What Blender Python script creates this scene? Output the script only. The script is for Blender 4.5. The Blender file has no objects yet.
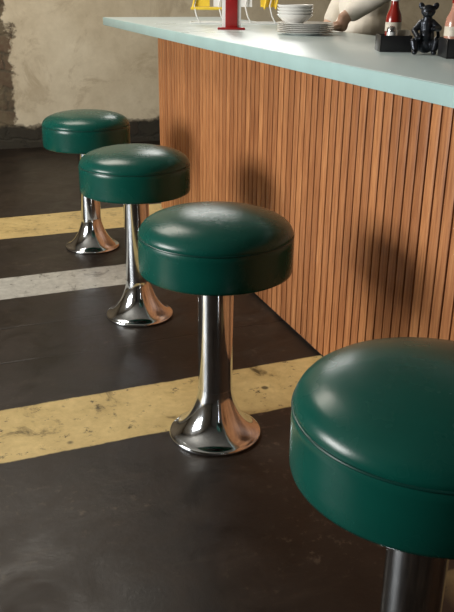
import bpy, bmesh, math, random
from mathutils import Vector, Matrix
random.seed(7)
scene = bpy.context.scene
col = scene.collection
try:
    scene.view_settings.view_transform = 'Standard'
    scene.view_settings.look = 'None'
except Exception:
    pass

# ------------------------------------------------------------ helpers
def link(o):
    col.objects.link(o); return o

def obj_from_bm(name, bm, mat=None, smooth=True, angle=40):
    me = bpy.data.meshes.new(name)
    bmesh.ops.recalc_face_normals(bm, faces=bm.faces)
    bm.to_mesh(me); bm.free()
    if smooth:
        me.polygons.foreach_set('use_smooth', [True]*len(me.polygons))
        try: me.set_sharp_from_angle(angle=math.radians(angle))
        except Exception: pass
    if mat: me.materials.append(mat)
    return link(bpy.data.objects.new(name, me))

def lathe_bm(bm, prof, segs=64, center=(0,0,0), M=None):
    cx,cy,cz = center
    rings=[]
    for r,z in prof:
        if r < 1e-6:
            v=[bm.verts.new((cx,cy,cz+z))]
        else:
            v=[bm.verts.new((cx+r*math.cos(2*math.pi*i/segs), cy+r*math.sin(2*math.pi*i/segs), cz+z)) for i in range(segs)]
        rings.append(v)
    for a,b in zip(rings,rings[1:]):
        for i in range(segs):
            j=(i+1)%segs
            if len(a)==1 and len(b)==1: break
            if len(a)==1: bm.faces.new((a[0],b[i],b[j]))
            elif len(b)==1: bm.faces.new((a[i],a[j],b[0]))
            else: bm.faces.new((a[i],a[j],b[j],b[i]))
    if M:
        vs=[v for r in rings for v in r]
        bmesh.ops.transform(bm, matrix=M, verts=vs)

def lathe(name, prof, mat, segs=64, angle=40):
    bm=bmesh.new(); lathe_bm(bm,prof,segs)
    return obj_from_bm(name,bm,mat,True,angle)

def box_bm(bm, lo, hi, bevel=0.0, seg=2):
    r=bmesh.ops.create_cube(bm,size=1)
    vs=r['verts']
    for v in vs:
        v.co=Vector([lo[k]+(v.co[k]+.5)*(hi[k]-lo[k]) for k in range(3)])
    if bevel>0:
        es=list({e for v in vs for e in v.link_edges})
        bmesh.ops.bevel(bm,geom=es,offset=bevel,segments=seg,affect='EDGES',profile=.5)

def box(name, lo, hi, mat, bevel=0.0, seg=2, smooth=True):
    bm=bmesh.new(); box_bm(bm,lo,hi,bevel,seg)
    return obj_from_bm(name,bm,mat,smooth,35)

def tube_bm(bm, pts, r, cyclic=False, n=8):
    pts=[Vector(p) for p in pts]
    rings=[]
    N=len(pts); prev=None
    for i,p in enumerate(pts):
        if cyclic: t=pts[(i+1)%N]-pts[i-1]
        else: t=pts[min(i+1,N-1)]-pts[max(i-1,0)]
        t.normalize()
        if prev is None:
            a=Vector((0,0,1)) if abs(t.z)<.9 else Vector((1,0,0))
            u=t.cross(a).normalized()
        else:
            u=(prev-t*prev.dot(t)).normalized()
        prev=u; w=t.cross(u)
        rings.append([bm.verts.new(p+r*(math.cos(2*math.pi*k/n)*u+math.sin(2*math.pi*k/n)*w)) for k in range(n)])
    for i in range(N if cyclic else N-1):
        a=rings[i]; b=rings[(i+1)%N]
        for k in range(n):
            bm.faces.new((a[k],a[(k+1)%n],b[(k+1)%n],b[k]))
    if not cyclic:
        bm.faces.new(rings[0][::-1]); bm.faces.new(rings[-1])

def empty(name, loc=(0,0,0)):
    e=bpy.data.objects.new(name,None); e.empty_display_size=.05; e.location=loc
    return link(e)

def tag(o,label,cat,group=None):
    o['label']=label; o['category']=cat
    if group: o['group']=group

def structure(o): o['kind']='structure'

# ------------------------------------------------------------ materials
def mat_new(name):
    m=bpy.data.materials.new(name); m.use_nodes=True
    nt=m.node_tree; b=nt.nodes['Principled BSDF']
    return m,nt,b
def N(nt,t,**kw):
    n=nt.nodes.new(t)
    for k,v in kw.items(): setattr(n,k,v)
    return n
def L(nt,a,b): nt.links.new(a,b)
def noise(nt,vec,scale,detail=4,rough=.55,dist=0):
    n=N(nt,'ShaderNodeTexNoise'); n.inputs['Scale'].default_value=scale
    n.inputs['Detail'].default_value=detail; n.inputs['Roughness'].default_value=rough
    n.inputs['Distortion'].default_value=dist
    if vec is not None: L(nt,vec,n.inputs['Vector'])
    return n.outputs['Fac']
def ramp(nt,fac,stops):
    r=N(nt,'ShaderNodeValToRGB'); L(nt,fac,r.inputs['Fac'])
    el=r.color_ramp.elements
    while len(el)<len(stops): el.new(.5)
    for e,(p,c) in zip(el,stops):
        e.position=p; e.color=(c[0],c[1],c[2],1) if not isinstance(c,(int,float)) else (c,c,c,1)
    return r.outputs['Color']
def mth(nt,op,a,b=None,clamp=False):
    n=N(nt,'ShaderNodeMath',operation=op); n.use_clamp=clamp
    for i,x in enumerate((a,b)):
        if x is None: continue
        if isinstance(x,(int,float)): n.inputs[i].default_value=x
        else: L(nt,x,n.inputs[i])
    return n.outputs[0]
def mix(nt,fac,a,b,blend='MIX'):
    n=N(nt,'ShaderNodeMix',data_type='RGBA',blend_type=blend)
    def s(sock,x):
        if isinstance(x,(int,float)): sock.default_value=x
        elif isinstance(x,tuple): sock.default_value=(*x,1)
        else: L(nt,x,sock)
    s(n.inputs[0],fac); s(n.inputs[6],a); s(n.inputs[7],b)
    return n.outputs[2]
def coord(nt):
    return N(nt,'ShaderNodeTexCoord').outputs['Object']
def bump(nt,b,h,strength=.3,dist=.002):
    n=N(nt,'ShaderNodeBump'); n.inputs['Strength'].default_value=strength
    n.inputs['Distance'].default_value=dist
    L(nt,h,n.inputs['Height']); L(nt,n.outputs['Normal'],b.inputs['Normal'])
def simple(name,c,rough=.5,metal=0,var=.12,scale=30,coat=0,trans=0,bmp=0):
    m,nt,b=mat_new(name)
    f=noise(nt,coord(nt),scale)
    lo=tuple(x*(1-var) for x in c); hi=tuple(min(1,x*(1+var)) for x in c)
    L(nt,ramp(nt,f,[(.3,lo),(.7,hi)]),b.inputs['Base Color'])
    b.inputs['Roughness'].default_value=rough; b.inputs['Metallic'].default_value=metal
    b.inputs['Coat Weight'].default_value=coat
    b.inputs['Transmission Weight'].default_value=trans
    if bmp: bump(nt,b,f,bmp)
    return m

def vinyl(name,c,rough):
    m,nt,b=mat_new(name); co=coord(nt)
    f=noise(nt,co,9,3)
    L(nt,ramp(nt,f,[(.3,tuple(x*.92 for x in c)),(.7,tuple(x*1.08 for x in c))]),b.inputs['Base Color'])
    g=noise(nt,co,420,2)
    L(nt,ramp(nt,noise(nt,co,14,3),[(.3,rough*.9),(.7,rough*1.12)]),b.inputs['Roughness'])
    h=mth(nt,'ADD',mth(nt,'MULTIPLY',g,.12),mth(nt,'MULTIPLY',noise(nt,co,13,2),.9))
    bump(nt,b,h,.2,.0028)
    b.inputs['Specular IOR Level'].default_value=.33
    return m
M_vinyl=vinyl('green_vinyl',(.003,.070,.053),.26)
M_pipe=vinyl('green_vinyl_piping',(.003,.045,.036),.3)
# chrome
m,nt,b=mat_new('chrome'); co=coord(nt)
L(nt,ramp(nt,noise(nt,co,25,3),[(.3,(.66,.71,.76)),(.7,(.78,.83,.88))]),b.inputs['Base Color'])
b.inputs['Metallic'].default_value=1
L(nt,ramp(nt,noise(nt,co,40,4),[(.3,.07),(.75,.15)]),b.inputs['Roughness'])
M_chrome=m
M_darkmetal=simple('dark_metal',(.03,.03,.03),.4,.8)

# slat wood
PITCH=.045
m,nt,b=mat_new('slat_wood'); co=coord(nt)
sep=N(nt,'ShaderNodeSeparateXYZ'); L(nt,co,sep.inputs[0])
idx=mth(nt,'FLOOR',mth(nt,'DIVIDE',sep.outputs['Y'],PITCH))
wn=N(nt,'ShaderNodeTexWhiteNoise',noise_dimensions='1D'); L(nt,idx,wn.inputs['W'])
cmb=N(nt,'ShaderNodeCombineXYZ')
L(nt,mth(nt,'MULTIPLY',sep.outputs['X'],30),cmb.inputs[0])
L(nt,mth(nt,'ADD',mth(nt,'MULTIPLY',sep.outputs['Y'],60),mth(nt,'MULTIPLY',wn.outputs['Value'],40)),cmb.inputs[1])
L(nt,mth(nt,'MULTIPLY',sep.outputs['Z'],3),cmb.inputs[2])
g=noise(nt,cmb.outputs[0],2.2,5,.6,.4)
base=ramp(nt,g,[(.28,(.26,.098,.036)),(.5,(.45,.188,.074)),(.75,(.60,.285,.120))])
tone=ramp(nt,wn.outputs['Value'],[(0,(.74,.68,.64)),(.5,(.95,.93,.91)),(1,(1.13,1.14,1.10))])
c=mix(nt,1.0,base,tone,'MULTIPLY')
L(nt,c,b.inputs['Base Color']); b.inputs['Roughness'].default_value=.42
bump(nt,b,g,.2,.0012)
M_wood=m
M_dark=simple('dark_stained_backing',(.016,.007,.005),.7)

# countertop
m,nt,b=mat_new('pale_aqua_laminate'); co=coord(nt)
f=ramp(nt,noise(nt,co,2.0,2),[(.3,(.56,.67,.67)),(.7,(.60,.70,.70))])
L(nt,f,b.inputs['Base Color'])
L(nt,ramp(nt,noise(nt,co,3,2),[(.3,.27),(.7,.32)]),b.inputs['Roughness'])
M_top=m
M_edge=simple('aqua_edge_band',(.39,.57,.565),.35,0,.05,8)

# floor
m,nt,b=mat_new('painted_concrete_floor'); co=coord(nt)
sep=N(nt,'ShaderNodeSeparateXYZ'); L(nt,co,sep.inputs[0])
X=sep.outputs['X']; Y=sep.outputs['Y']
wob=mth(nt,'MULTIPLY',mth(nt,'SUBTRACT',noise(nt,co,7,6,.7),.5),.022)
Yr=mth(nt,'ADD',mth(nt,'SUBTRACT',Y,mth(nt,'MULTIPLY',X,.04)),wob)
def stripe(a,bb,soft=.006,src=None):
    s=src or Yr
    u=mth(nt,'MULTIPLY',mth(nt,'SUBTRACT',s,a),1/soft,True)
    v=mth(nt,'MULTIPLY',mth(nt,'SUBTRACT',bb,s),1/soft,True)
    return mth(nt,'MULTIPLY',u,v)
big=noise(nt,co,1.7,6,.65,.4)
mid=noise(nt,co,6,6,.7,.6)
fine=noise(nt,co,30,6,.7)
scr=N(nt,'ShaderNodeMapping'); scr.inputs['Scale'].default_value=(2,14,1); scr.inputs['Rotation'].default_value=(0,0,.05)
L(nt,co,scr.inputs[0])
streak=noise(nt,scr.outputs[0],1.3,6,.72,.3)
d=mix(nt,.5,ramp(nt,big,[(.34,(.006,.004,.003)),(.68,(.030,.020,.013))]),ramp(nt,mid,[(.35,(.005,.0035,.003)),(.72,(.036,.024,.016))]))
d=mix(nt,ramp(nt,streak,[(.56,0.0),(.78,.28)]),d,(.070,.050,.035))
speck=ramp(nt,fine,[(.56,0.0),(.66,.65)])
d=mix(nt,mth(nt,'MULTIPLY',speck,ramp(nt,big,[(.48,0.0),(.60,1.0)])),d,(.11,.082,.056))
worn=ramp(nt,noise(nt,co,24,7,.75),[(.34,0.0),(.42,1.0)])
worn2=ramp(nt,mid,[(.32,.2),(.42,1.0)])
wmask=mth(nt,'MULTIPLY',worn,worn2)
yel=mix(nt,.5,ramp(nt,mid,[(.3,(.42,.30,.11)),(.7,(.76,.58,.26))]),ramp(nt,fine,[(.3,(.44,.32,.12)),(.7,(.74,.565,.25))]))
yel=mix(nt,ramp(nt,big,[(.46,0.0),(.72,.5)]),yel,(.30,.21,.09))
ymask=mth(nt,'ADD',stripe(1.895,2.19),stripe(3.93,4.33),True)
yp=mth(nt,'MULTIPLY',stripe(.86,1.12),mth(nt,'MULTIPLY',mth(nt,'SUBTRACT',X,.88),20,True))
ymask=mth(nt,'ADD',ymask,mth(nt,'MULTIPLY',yp,.2),True)
d=mix(nt,mth(nt,'MULTIPLY',ymask,wmask),d,yel)
gry=ramp(nt,fine,[(.3,(.38,.37,.33)),(.7,(.58,.57,.51))])
d=mix(nt,mth(nt,'MULTIPLY',mth(nt,'MULTIPLY',stripe(3.10,3.36),wmask),.9),d,gry)
ck=mth(nt,'ADD',mth(nt,'ADD',stripe(2.50,2.512,.004),stripe(2.80,2.810,.004)),stripe(4.9,4.910,.004),True)
ck=mth(nt,'MULTIPLY',ck,ramp(nt,noise(nt,co,3,3),[(.4,.2),(.6,.95)]))
d=mix(nt,ck,d,(.003,.002,.002))
vo=N(nt,'ShaderNodeTexVoronoi'); vo.inputs['Scale'].default_value=3; L(nt,co,vo.inputs['Vector'])
spot=ramp(nt,vo.outputs['Distance'],[(.030,.8),(.045,0.0)])
d=mix(nt,spot,d,(.004,.003,.003))
L(nt,d,b.inputs['Base Color'])
L(nt,ramp(nt,mid,[(.3,.30),(.7,.56)]),b.inputs['Roughness'])
b.inputs['Specular IOR Level'].default_value=.34
h=mth(nt,'SUBTRACT',mth(nt,'ADD',mth(nt,'MULTIPLY',fine,.4),mth(nt,'MULTIPLY',mid,.7)),mth(nt,'ADD',ck,mth(nt,'MULTIPLY',spot,.5)))
bump(nt,b,h,.30,.005)
M_floor=m

# old plaster wall with exposed brick
m,nt,b=mat_new('old_plaster_and_brick'); co=coord(nt)
sep=N(nt,'ShaderNodeSeparateXYZ'); L(nt,co,sep.inputs[0])
n1=noise(nt,co,1.6,6,.6,.3); n2=noise(nt,co,9,7,.7)
pl=mix(nt,.35,ramp(nt,n1,[(.28,(.50,.41,.27)),(.5,(.66,.57,.41)),(.72,(.80,.72,.55))]),ramp(nt,n2,[(.3,(.48,.40,.27)),(.7,(.78,.69,.52))]))
stain=ramp(nt,noise(nt,co,2.6,7,.75,.9),[(.52,0.0),(.62,.4),(.76,.15)])
pl=mix(nt,stain,pl,(.36,.27,.16))
bv=N(nt,'ShaderNodeCombineXYZ')
L(nt,mth(nt,'ADD',sep.outputs['X'],mth(nt,'MULTIPLY',n2,.22)),bv.inputs[0]); L(nt,mth(nt,'ADD',sep.outputs['Z'],mth(nt,'MULTIPLY',n1,.34)),bv.inputs[1])
br=N(nt,'ShaderNodeTexBrick'); L(nt,bv.outputs[0],br.inputs['Vector'])
br.inputs['Scale'].default_value=1; br.inputs['Brick Width'].default_value=.25; br.inputs['Row Height'].default_value=.12
br.inputs['Mortar Size'].default_value=.018; br.inputs['Mortar Smooth'].default_value=1.0
br.inputs['Color1'].default_value=(.14,.075,.045,1); br.inputs['Color2'].default_value=(.085,.062,.038,1); br.inputs['Mortar'].default_value=(.065,.052,.034,1)
brc=mix(nt,ramp(nt,n2,[(.40,.2),(.58,.95)]),br.outputs['Color'],(.16,.125,.075))
wx=mth(nt,'MULTIPLY',mth(nt,'SUBTRACT',noise(nt,co,4.5,7,.65),.5),.36)
mk=mth(nt,'MULTIPLY',mth(nt,'SUBTRACT',.585,mth(nt,'ADD',sep.outputs['X'],wx)),40,True)
mz=mth(nt,'MULTIPLY',mth(nt,'SUBTRACT',.19,mth(nt,'ADD',sep.outputs['Z'],mth(nt,'MULTIPLY',wx,.5))),25,True)
mask=mth(nt,'MAXIMUM',mk,mz)
cc=mix(nt,mask,pl,brc)
cc=mix(nt,mz,cc,mix(nt,.85,brc,(.014,.014,.010)))
L(nt,cc,b.inputs['Base Color']); b.inputs['Roughness'].default_value=.8
hh=mth(nt,'ADD',mth(nt,'MULTIPLY',mask,mth(nt,'SUBTRACT',mth(nt,'MULTIPLY',br.outputs['Fac'],-.3),.6)),mth(nt,'MULTIPLY',n2,.3))
bump(nt,b,hh,.55,.02)
M_wall=m
M_wall2=simple('warm_plaster',(.36,.32,.26),.85,0,.2,3)
M_walld=simple('darkened_wall',(.07,.06,.05),.8,0,.2,3)  # front wall colour darkened so the chrome posts reflect a dark room
M_ceil=simple('aged_ceiling',(.26,.24,.21),.9,0,.15,2)
M_frame=simple('painted_window_frame',(.35,.33,.29),.5)

# ------------------------------------------------------------ room
X0,X1,Y0,Y1,ZC=-3.2,4.6,-2.6,6.3,3.1
o=box('floor',(X0-.15,Y0-.15,-.12),(X1+.15,Y1+.15,0),M_floor,smooth=False); structure(o)
o=box('ceiling',(X0-.15,Y0-.15,ZC),(X1+.15,Y1+.15,ZC+.12),M_ceil,smooth=False); structure(o)
def wall_hole(name,axis,pos,thick,a0,a1,hole,mat):
    bm=bmesh.new()
    def bx(u0,u1,z0,z1):
        if axis=='x': box_bm(bm,(min(pos,pos+thick),u0,z0),(max(pos,pos+thick),u1,z1))
        else: box_bm(bm,(u0,min(pos,pos+thick),z0),(u1,max(pos,pos+thick),z1))
    if hole:
        h0,h1,z0,z1=hole
        bx(a0,h0,0,ZC); bx(h1,a1,0,ZC); bx(h0,h1,0,z0); bx(h0,h1,z1,ZC)
    else: bx(a0,a1,0,ZC)
    o=obj_from_bm(name,bm,mat,False); structure(o); return o
LW=(1.25,3.15,1.0,2.15); BW=(1.6,2.8,1.85,2.60)
wall_hole('wall_left','x',X0,-.15,Y0,Y1,LW,M_wall2)
wall_hole('wall_back','y',Y1,.15,X0,X1,BW,M_wall)
wall_hole('wall_right','x',X1,.15,Y0,Y1,None,M_wall2)
wall_hole('wall_front','y',Y0,-.15,X0,X1,None,M_walld)
def window(name,axis,pos,hole,nu,nz):
    h0,h1,z0,z1=hole; bm=bmesh.new(); w=.03
    def bx(u0,u1,a,bb):
        if axis=='x': box_bm(bm,(pos-.03,u0,a),(pos+.03,u1,bb))
        else: box_bm(bm,(u0,pos-.03,a),(u1,pos+.03,bb))
    bx(h0,h0+.05,z0,z1); bx(h1-.05,h1,z0,z1); bx(h0,h1,z0,z0+.05); bx(h0,h1,z1-.05,z1)
    for i in range(1,nu):
        u=h0+(h1-h0)*i/nu; bx(u-w/2,u+w/2,z0,z1)
    for i in range(1,nz):
        z=z0+(z1-z0)*i/nz; bx(h0,h1,z-w/2,z+w/2)
    o=obj_from_bm(name,bm,M_frame,False); structure(o)
window('window_1','x',X0-.05,LW,2,2)
window('window_2','y',Y1+.05,BW,2,1)

def area(name,loc,rot,sx,sy,power,colr):
    l=bpy.data.lights.new(name,'AREA'); l.shape='RECTANGLE'; l.size=sx; l.size_y=sy
    l.energy=power; l.color=colr
    o=bpy.data.objects.new(name,l); o.location=loc; o.rotation_euler=rot; return link(o)
area('window_daylight',(X0-.10,(LW[0]+LW[1])/2,(LW[2]+LW[3])/2),(0,math.radians(-90),0),1.1,1.8,225,(1,.98,.94))
area('window_daylight_high',((BW[0]+BW[1])/2,Y1+.10,(BW[2]+BW[3])/2),(math.radians(-90),0,0),1.1,.7,17,(1,.98,.92))
area('wall_fill_light',(0.1,4.5,ZC-.05),(0,0,0),1.2,1.2,52,(1,.92,.80))  # unseen fill light, added to brighten the back wall
w=bpy.data.worlds.new('world'); scene.world=w; w.use_nodes=True
w.node_tree.nodes['Background'].inputs[0].default_value=(.8,.88,1,1)
w.node_tree.nodes['Background'].inputs[1].default_value=.6

# ------------------------------------------------------------ counter
CX=1.150; CYE=4.26; CY0=-.6; UT=.941; TOP=.986; TX0=1.05; TX1=1.80; TYE=5.16
root=empty('bar_counter',(CX+.3,(CY0+CYE)/2,0)); off=Vector(root.location)
def cchild(o):
    o.parent=root; o.matrix_parent_inverse=Matrix.Translation(-off)
bm=bmesh.new(); box_bm(bm,(CX+.009,CY0,0),(CX+.55,CYE-.002,UT-.002)); o=obj_from_bm('counter_body',bm,M_dark,False); cchild(o)
bm=bmesh.new()
kmax=math.floor((CYE-.001)/PITCH)
for k in range(kmax,-20,-1):
    y0=k*PITCH+.0035; y1=(k+1)*PITCH-.0035
    if y0<CY0: break
    dx=random.uniform(-.0004,.0004)
    box_bm(bm,(CX+dx,y0,.012),(CX+.010,min(y1,CYE),UT-.002),.0014,2)
o=obj_from_bm('slatted_panel',bm,M_wood,True,30); cchild(o)
o['label']='vertical reddish-brown wooden slats with thin dark gaps'
tag(root,'long diner counter clad in vertical reddish-brown wood slats','counter')

def rounded_rect_prism(bm,x0,x1,y0,y1,z0,z1,r,bev):
    pts=[]
    for (cx,cy,a0) in ((x1-r,y1-r,0),(x0+r,y1-r,90),(x0+r,y0+r,180),(x1-r,y0+r,270)):
        for k in range(7):
            a=math.radians(a0+k*15); pts.append((cx+r*math.cos(a),cy+r*math.sin(a)))
    bot=[bm.verts.new((x,y,z0)) for x,y in pts]; top=[bm.verts.new((x,y,z1)) for x,y in pts]
    bm.faces.new(bot[::-1]); ft=bm.faces.new(top); n=len(pts)
    for i in range(n): bm.faces.new((bot[i],bot[(i+1)%n],top[(i+1)%n],top[i]))
    if bev: bmesh.ops.bevel(bm,geom=list(ft.edges),offset=bev,segments=2,affect='EDGES',profile=.5)
bm=bmesh.new(); rounded_rect_prism(bm,TX0+.003,TX1-.003,CY0,TYE-.003,UT,TOP,.012,.002)
ct=obj_from_bm('countertop',bm,M_top,True,30)
tag(ct,'pale aqua laminate countertop overhanging the slatted counter','countertop')
bm=bmesh.new()
box_bm(bm,(TX0-.002,CY0,UT),(TX0+.004,TYE,TOP-.001),.0015,2)
box_bm(bm,(TX0,TYE-.004,UT),(TX1,TYE+.002,TOP-.001),.0015,2)
box_bm(bm,(TX1-.004,CY0,UT),(TX1+.002,TYE,TOP-.001),.0015,2)
e=obj_from_bm('edge_band',bm,M_edge,True,30); e.parent=ct; e['label']='aqua edge band of the countertop'

# ------------------------------------------------------------ stools
def make_stool():
    r=empty('bar_stool')
    seat=lathe('seat',[(0,.485),(.165,.483),(.190,.4842),(.1962,.4875),(.1980,.4935),(.1984,.515),(.1984,.566),(.1978,.5785),(.1955,.5825),
        (.1968,.5855),(.1955,.592),(.1915,.600),(.1845,.6085),(.172,.6170),(.150,.6260),(.120,.6335),(.080,.639),(.035,.6415),(0,.642)],M_vinyl,128,75)
    seat.parent=r
    bm=bmesh.new()
    tube_bm(bm,[(.1968*math.cos(a),.1968*math.sin(a),.5825) for a in [2*math.pi*i/128 for i in range(128)]],.0022,True,8)
    pip=obj_from_bm('seat_piping',bm,M_pipe); pip.parent=seat
    plate=lathe('mounting_plate',[(0,.468),(.085,.468),(.095,.472),(.095,.4835),(0,.4835)],M_darkmetal,48); plate.parent=r
    post=lathe('post',[(0,.10),(.0462,.10),(.0468,.462),(.050,.463),(.050,.469),(0,.469)],M_chrome,96,30); post.parent=r
    base=lathe('pedestal_base',[(0,0),(.126,0),(.1285,.003),(.1280,.009),(.1245,.0125),(.118,.0150),(.110,.019),(.101,.026),(.0915,.0355),(.0815,.048),(.072,.063),(.0640,.079),(.0575,.095),(.0525,.110),(.0490,.124),(.0472,.136),(.0466,.145),(0,.145)],M_chrome,96,80)
    base.parent=r
    seat['label']='dark green vinyl round cushion'; base['label']='flared chrome foot'
    return r
def copy_tree(o,parent=None):
    c=o.copy(); col.objects.link(c)
    if parent: c.parent=parent
    for ch in list(o.children):
        copy_tree(ch,c)
    return c
st=make_stool()
SP=[(.636,.859,1.048),(.648,1.868,1.012),(.657,2.785,1.0),(.650,3.69,1.0)]
stools=[st]+[copy_tree(st) for _ in range(3)]
labs=['round dark green vinyl bar stool showing soft highlights on its cushion',
      'round dark green vinyl bar stool with chrome base on yellow stripe',
      'round dark green vinyl bar stool with chrome base near grey stripe',
      'round dark green vinyl bar stool beside the old plaster wall']
for i,(s,p) in enumerate(zip(stools,SP)):
    s.location=(p[0],p[1],0); s.rotation_euler=(0,0,random.uniform(0,6)); s.scale=(p[2],)*3
    tag(s,labs[i],'stool','stools along the counter')

# ------------------------------------------------------------ things on the counter
M_china=simple('white_china',(.80,.79,.76),.2,0,.03,5)
M_redpl=simple('red_plastic',(.30,.012,.012),.35)
M_yellow=simple('yellow_card',(.85,.60,.05),.5,0,.05)
M_white=simple('white_card',(.82,.82,.80),.5,0,.03)
M_wire=simple('white_wire',(.78,.78,.76),.35,0,.03)
M_black=simple('black_plastic',(.012,.012,.013),.35)
M_ketchup=simple('ketchup_red',(.26,.016,.010),.25,0,.1,8,.3)
M_sauce=simple('pink_sauce',(.50,.24,.17),.25,0,.12,8,.4)
M_steel=simple('brushed_steel',(.6,.6,.6),.25,1)
M_salt=simple('salt_glass',(.75,.76,.75),.15,0,.05,60)
M_pewter=simple('dark_pewter',(.04,.045,.055),.32,.8,.4,60,0,0,.5)
PX,PY=1.53,3.27
prof=[(0,0),(.062,0),(.064,.002),(.085,.004),(.118,.009),(.121,.0105),(.119,.0115),(.086,.007),(.066,.0050),(0,.0048)]
pl=lathe('plate',prof,M_china,64); pl.location=(PX,PY,TOP)
plates=[pl]
for i in range(1,6):
    c=pl.copy(); col.objects.link(c); c.location=(PX+random.uniform(-.003,.003),PY+random.uniform(-.003,.003),TOP+i*.0075); plates.append(c)
for p in plates: tag(p,'white china plate stacked on the aqua countertop','plate','stack of white plates')
bp=[(0,0),(.034,0),(.036,.004),(.054,.014),(.074,.032),(.0765,.037),(.075,.038),(.070,.032),(.050,.015),(.03,.0075),(0,.006)]
b0=lathe('bowl',bp,M_china,56)
bowls=[b0]
for i in range(1,4):
    c=b0.copy(); col.objects.link(c); bowls.append(c)
for i,c in enumerate(bowls):
    c.location=(PX-.042,PY+.015,TOP+5*.0075+.0055+i*.0125)
    tag(c,'small white china bowl stacked on top of the plates','bowl','stack of white bowls')

mh=empty('menu_holder',(1.35,3.69,TOP))
mh.rotation_euler=(0,0,math.radians(-20))
o=box('holder_base',(-.064,-.032,0),(.064,.032,.010),M_redpl,.004); o.parent=mh
o=box('red_card',(-.028,-.006,.010),(.028,.0,.20),M_redpl,.001); o.parent=mh
o=box('white_card',(-.044,.001,.010),(.044,.004,.205),M_white,.0005); o.parent=mh
tag(mh,'red upright menu card holder with white backing card','menu holder')

# wire rack
rk=empty('wire_rack',(1.56,4.22,TOP)); rk.rotation_euler=(0,0,math.radians(-18))
bm=bmesh.new()
r=.0040
tube_bm(bm,[(-.23,0,.004),(.23,0,.004)],r)
tube_bm(bm,[(-.23,.14,.004),(.23,.14,.004)],r)
for x in (-.23,0,.23): tube_bm(bm,[(x,0,.004),(x,.14,.004)],r)
for x in (-.20,-.07,.07,.20):
    tube_bm(bm,[(x+.02,0,.004),(x,-.005,.04),(x-.012,.02,.09),(x+.01,.06,.16),(x,.08,.26)],r)
tube_bm(bm,[(-.2,.08,.26),(.2,.08,.26)],r)
o=obj_from_bm('wire_frame',bm,M_wire); o.parent=rk
bm=bmesh.new(); r2=.0075
tube_bm(bm,[(-.23,.015,.075),(-.01,.015,.075)],r2)
for x in (-.22,-.03,.16,.22):
    tube_bm(bm,[(x,.015,.075),(x+.02,.05,.16),(x+.02,.075,.25)],.006)
tube_bm(bm,[(-.2,.075,.25),(.24,.075,.25)],r2)
o=obj_from_bm('yellow_rail',bm,M_yellow); o.parent=rk
for x,mm,nm in ((-.17,M_yellow,'yellow_card'),(-.07,M_white,'white_card'),(.055,M_white,'white_card'),(.18,M_yellow,'yellow_card')):
    bm=bmesh.new(); box_bm(bm,(-.040,0,0),(.040,.002,.13))
    c=obj_from_bm(nm,bm,mm,False); c.parent=rk; c.location=(x,.032,.084); c.rotation_euler=(math.radians(-22),0,0)
tag(rk,'open white and yellow wire rack standing on aqua countertop','rack')

def caddy(loc,rz,lab,w=.10,dp=.10,h=.05):
    bm=bmesh.new(); t=.004
    box_bm(bm,(-w/2,-dp/2,0),(w/2,dp/2,.005),.001)
    box_bm(bm,(-w/2,-dp/2,.004),(-w/2+t,dp/2,h),.001); box_bm(bm,(w/2-t,-dp/2,.004),(w/2,dp/2,h),.001)
    box_bm(bm,(-w/2,-dp/2,.004),(w/2,-dp/2+t,h),.001); box_bm(bm,(-w/2,dp/2-t,.004),(w/2,dp/2,h),.001)
    o=obj_from_bm('condiment_caddy',bm,M_black,True,30); o.location=loc; o.rotation_euler=(0,0,rz)
    tag(o,lab,'condiment caddy','black condiment caddies'); return o
RZ=math.radians(-20)
caddy((1.43,2.38,TOP),RZ,'square black caddy holding ketchup and sugar packets')
caddy((1.50,2.11,TOP),RZ,'square black caddy holding a pale sauce bottle',.11,.11,.055)
def bottle(name,loc,mat,capmat,s,lab,labelmat=None):
    e=empty(name,loc)
    o=lathe('bottle_body',[(0,0),(.026*s,0),(.029*s,.004),(.030*s,.02),(.030*s,.09),(.027*s,.105),(.017*s,.125),(.0135*s,.14),(.0135*s,.150),(0,.150)],mat,40,50); o.parent=e
    o=lathe('bottle_cap',[(0,.146),(.0150*s,.146),(.0155*s,.15),(.0150*s,.168),(.006*s,.172),(.004*s,.19),(0,.19)],capmat,32,50); o.parent=e
    if labelmat:
        o=lathe('bottle_label',[(.0304*s,.055),(.0308*s,.055),(.0308*s,.082),(.0304*s,.082)],labelmat,40); o.parent=e
    tag(e,lab,'sauce bottle'); return e
M_label=simple('cream_label',(.62,.56,.46),.5,0,.2,60)
bottle('ketchup_bottle',(1.440,2.405,TOP+.0055),M_ketchup,M_white,.85,'red ketchup bottle with white cap standing in caddy',M_label)
bottle('sauce_bottle',(1.480,2.125,TOP+.0055),M_sauce,M_ketchup,.95,'pale pinkish sauce bottle with cream label in caddy',M_label)
sh=empty('salt_shaker',(1.408,2.36,TOP+.0055))
o=lathe('glass_body',[(0,0),(.016,0),(.0175,.003),(.015,.035),(.014,.055),(0,.055)],M_salt,32,50); o.parent=sh
o=lathe('shaker_lid',[(0,.054),(.0150,.054),(.0150,.064),(.011,.071),(0,.073)],M_steel,32,50); o.parent=sh
tag(sh,'small salt shaker with steel lid in the black caddy','salt shaker')
for i in range(4):
    o=box('sugar_packet',(-.02,-.0012,0),(.02,.0012,.06),M_white if i%2==0 else M_label,.0008)
    o.location=(1.452,2.372-.0062*i,TOP+.0055); o.rotation_euler=(math.radians(-4),0,RZ)
    tag(o,'paper sugar packet standing in the black caddy','sugar packet','sugar packets in caddy')

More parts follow.
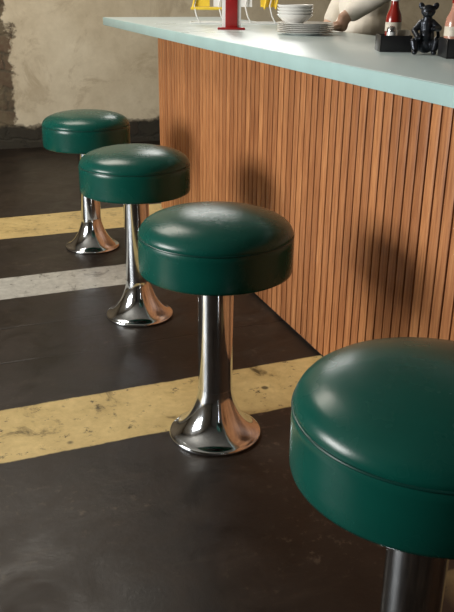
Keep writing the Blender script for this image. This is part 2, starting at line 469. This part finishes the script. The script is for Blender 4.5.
# ------------------------------------------------------------ organic figures
def ellipsoid(bm,c,r,rot=None,us=20,vs=12):
    res=bmesh.ops.create_uvsphere(bm,u_segments=us,v_segments=vs,radius=1)
    M=Matrix.Translation(Vector(c))@(rot or Matrix())@Matrix.Diagonal((r[0],r[1],r[2],1))
    bmesh.ops.transform(bm,matrix=M,verts=res['verts'])
def limb(bm,pts,rad,seg=16):
    pts=[Vector(p) for p in pts]
    for p,r in zip(pts,rad): ellipsoid(bm,p,(r,r,r),None,seg,10)
    for (a,ra),(b2,rb) in zip(zip(pts,rad),zip(pts[1:],rad[1:])):
        d=b2-a; Ln=d.length
        if Ln<1e-6: continue
        res=bmesh.ops.create_cone(bm,cap_ends=True,cap_tris=False,segments=seg,radius1=ra,radius2=rb,depth=Ln)
        M=Matrix.Translation((a+b2)/2)@d.to_track_quat('Z','Y').to_matrix().to_4x4()
        bmesh.ops.transform(bm,matrix=M,verts=res['verts'])
def remeshed(name,bm,mat,vox,smooth_it=4):
    me=bpy.data.meshes.new('tmp'); bm.to_mesh(me); bm.free()
    ob=bpy.data.objects.new('tmp',me); col.objects.link(ob)
    md=ob.modifiers.new('r','REMESH'); md.mode='VOXEL'; md.voxel_size=vox; md.use_smooth_shade=True
    sm=ob.modifiers.new('sm','SMOOTH'); sm.factor=.5; sm.iterations=smooth_it
    dg=bpy.context.evaluated_depsgraph_get(); dg.update()
    m2=bpy.data.meshes.new_from_object(ob.evaluated_get(dg)); m2.name=name
    bpy.data.objects.remove(ob); bpy.data.meshes.remove(me)
    m2.polygons.foreach_set('use_smooth',[True]*len(m2.polygons))
    m2.materials.clear(); m2.materials.append(mat)
    return link(bpy.data.objects.new(name,m2))

bm=bmesh.new()
limb(bm,[(0,0,.028),(.001,0,.06),(-.001,-.004,.090),(0,-.008,.110)],[.027,.023,.019,.013])
ellipsoid(bm,(0,-.014,.052),(.019,.016,.022))
for s in (1,-1):
    limb(bm,[(s*.015,-.004,.092),(s*.037,-.010,.072+.004*s),(s*.022,-.040,.062+.014*s)],[.011,.009,.008])
    for k in (-1,0,1): ellipsoid(bm,(s*.022+k*.005,-.048,.062+.014*s),(.003,.006,.004))
    limb(bm,[(s*.018,-.006,.022),(s*.034,-.034,.036),(s*.028,-.042,.011)],[.015,.012,.009])
    ellipsoid(bm,(s*.021,-.004,.139),(.009,.006,.012),Matrix.Rotation(s*.5,4,'Y')); ellipsoid(bm,(s*.029,-.052,.007),(.009,.015,.007))
limb(bm,[(0,.020,.014),(.014,.042,.020),(.036,.040,.050),(.030,.034,.080)],[.007,.006,.0055,.005])
ellipsoid(bm,(0,-.011,.125),(.022,.020,.019)); ellipsoid(bm,(0,-.032,.118),(.011,.013,.008)); ellipsoid(bm,(0,-.045,.122),(.004,.004,.003))
fg=remeshed('animal_figurine',bm,M_pewter,.0016,1)
fg.location=(1.468,2.252,TOP+.0008); fg.rotation_euler=(0,0,math.radians(-35))
tag(fg,'small dark metal seated animal figurine beside condiment caddies','figurine')

# person behind the counter
M_skin=simple('skin',(.60,.37,.26),.5,0,.08,12)
M_shirt=simple('cream_shirt',(.84,.78,.68),.8,0,.08,14,0,0,.3)
M_pants=simple('dark_trousers',(.03,.035,.05),.8)
M_hair=simple('brown_hair',(.05,.028,.015),.6,0,.4,80)
M_eye=simple('eye',(.03,.02,.015),.1)
M_shoe=simple('black_shoe_leather',(.015,.015,.015),.4)
per=empty('person',(1.985,3.60,0))
arms={-1:[(0,-.17,1.42),(-.02,-.235,1.17),(-.20,-.19,1.045)], 1:[(0,.17,1.42),(.03,.235,1.15),(-.10,.22,.945)]}
bm=bmesh.new()
ellipsoid(bm,(0,0,.97),(.10,.155,.12)); ellipsoid(bm,(0,0,1.12),(.088,.125,.15)); ellipsoid(bm,(0,0,1.30),(.10,.155,.16)); ellipsoid(bm,(0,0,1.41),(.065,.17,.06))
limb(bm,[(0,0,1.40),(-.01,0,1.54)],[.06,.052])
ellipsoid(bm,(-.015,0,1.625),(.095,.076,.118)); ellipsoid(bm,(-.07,0,1.555),(.040,.042,.03))
limb(bm,[(-.105,0,1.635),(-.122,0,1.60)],[.008,.013])
ellipsoid(bm,(-.102,0,1.568),(.010,.024,.008))
for s in (1,-1):
    ellipsoid(bm,(.0,s*.078,1.61),(.018,.010,.032))
    limb(bm,arms[s],[.052,.042,.028])
    limb(bm,[(0,s*.085,.92),(-.01,s*.10,.50),(.02,s*.10,.09)],[.085,.056,.038])
    limb(bm,[(.03,s*.10,.04),(-.12,s*.115,.035)],[.036,.03])
def hand(bm,wr,s,fdir,down):
    f=Vector(fdir).normalized(); dn=Vector(down).normalized(); lat=f.cross(dn).normalized()*s
    Rm=Matrix((f,lat,-dn)).transposed().to_4x4()
    palm=wr+f*.048
    limb(bm,[wr,palm],[.026,.018])
    ellipsoid(bm,palm,(.050,.040,.015),Rm)
    for k in range(4):
        oy=(.030-.020*k); ln=[.064,.074,.070,.054][k]
        p0=palm+f*.034+lat*oy*.9; p1=p0+f*ln*.45+lat*oy*.15+dn*.001; p2=p1+f*ln*.33+dn*.006; p3=p2+f*ln*.17+dn*.006
        limb(bm,[p0,p1,p2,p3],[.0095,.0088,.008,.007],12)
    p0=palm-f*.012+lat*.034; p1=p0+f*.028+lat*.022+dn*.003; p2=p1+f*.026+lat*.004+dn*.004
    limb(bm,[p0,p1,p2],[.012,.0095,.008],12)
hand(bm,Vector((-.205,-.188,1.012)),1,(-1,.10,-.02),(0,0,-1))
limb(bm,[arms[-1][-1],(-.205,-.188,1.012)],[.028,.025])
hand(bm,Vector(arms[1][-1]),-1,(-.5,-.05,-.85),(-.85,0,.5))
body=remeshed('body',bm,M_skin,.0055,2); body.parent=per
bm=bmesh.new()
ellipsoid(bm,(0,0,.98),(.125,.175,.12)); ellipsoid(bm,(0,0,1.12),(.112,.150,.16)); ellipsoid(bm,(0,0,1.30),(.118,.175,.17)); ellipsoid(bm,(0,0,1.41),(.080,.185,.068))
for s in (1,-1):
    a,b_,c_=[Vector(v) for v in arms[s]]
    limb(bm,[a,b_,b_.lerp(c_,.78 if s<0 else .6)],[.070,.056,.042])
bmesh.ops.create_cone(bm,cap_ends=True,segments=20,radius1=.08,radius2=.066,depth=.05,matrix=Matrix.Translation((-.005,0,1.455)))
o=remeshed('shirt',bm,M_shirt,.008,3); o.parent=per; o['label']='cream long-sleeved shirt'
bm=bmesh.new()
ellipsoid(bm,(0,0,.93),(.118,.168,.11))
for s in (1,-1): limb(bm,[(0,s*.085,.88),(-.01,s*.10,.50),(.02,s*.10,.10)],[.103,.073,.058])
o=remeshed('trousers',bm,M_pants,.008,3); o.parent=per; o['label']='dark trousers'
for s in (1,-1):
    bm=bmesh.new(); limb(bm,[(.035,s*.10,.052),(-.13,s*.117,.044)],[.050,.042])
    o=remeshed('shoe',bm,M_shoe,.006,2); o.parent=per
bm=bmesh.new(); ellipsoid(bm,(.004,0,1.652),(.101,.086,.108))
bmesh.ops.bisect_plane(bm,geom=bm.verts[:]+bm.edges[:]+bm.faces[:],plane_co=(-.05,0,1.63),plane_no=(-.8,0,-.6),clear_outer=True)
o=obj_from_bm('hair',bm,M_hair); o.parent=per; o['label']='short brown hair'
for s in (1,-1):
    bm=bmesh.new(); ellipsoid(bm,(-.102,s*.031,1.632),(.009,.012,.008)); o=obj_from_bm('eye',bm,M_eye); o.parent=per
tag(per,'person in cream shirt standing behind counter, one hand resting on it','person')

# ------------------------------------------------------------ camera
cam=bpy.data.cameras.new('camera'); co_=bpy.data.objects.new('camera',cam); link(co_)
cam.sensor_width=36; cam.sensor_fit='AUTO'; cam.lens=800/612*36
co_.location=(0,0,1.184)
co_.rotation_euler=(Matrix.Rotation(math.radians(-20),3,'Z')@Matrix.Rotation(math.radians(68.05),3,'X')@Matrix.Rotation(math.radians(.6),3,'Z')).to_euler()
cam.clip_start=.02
scene.camera=co_
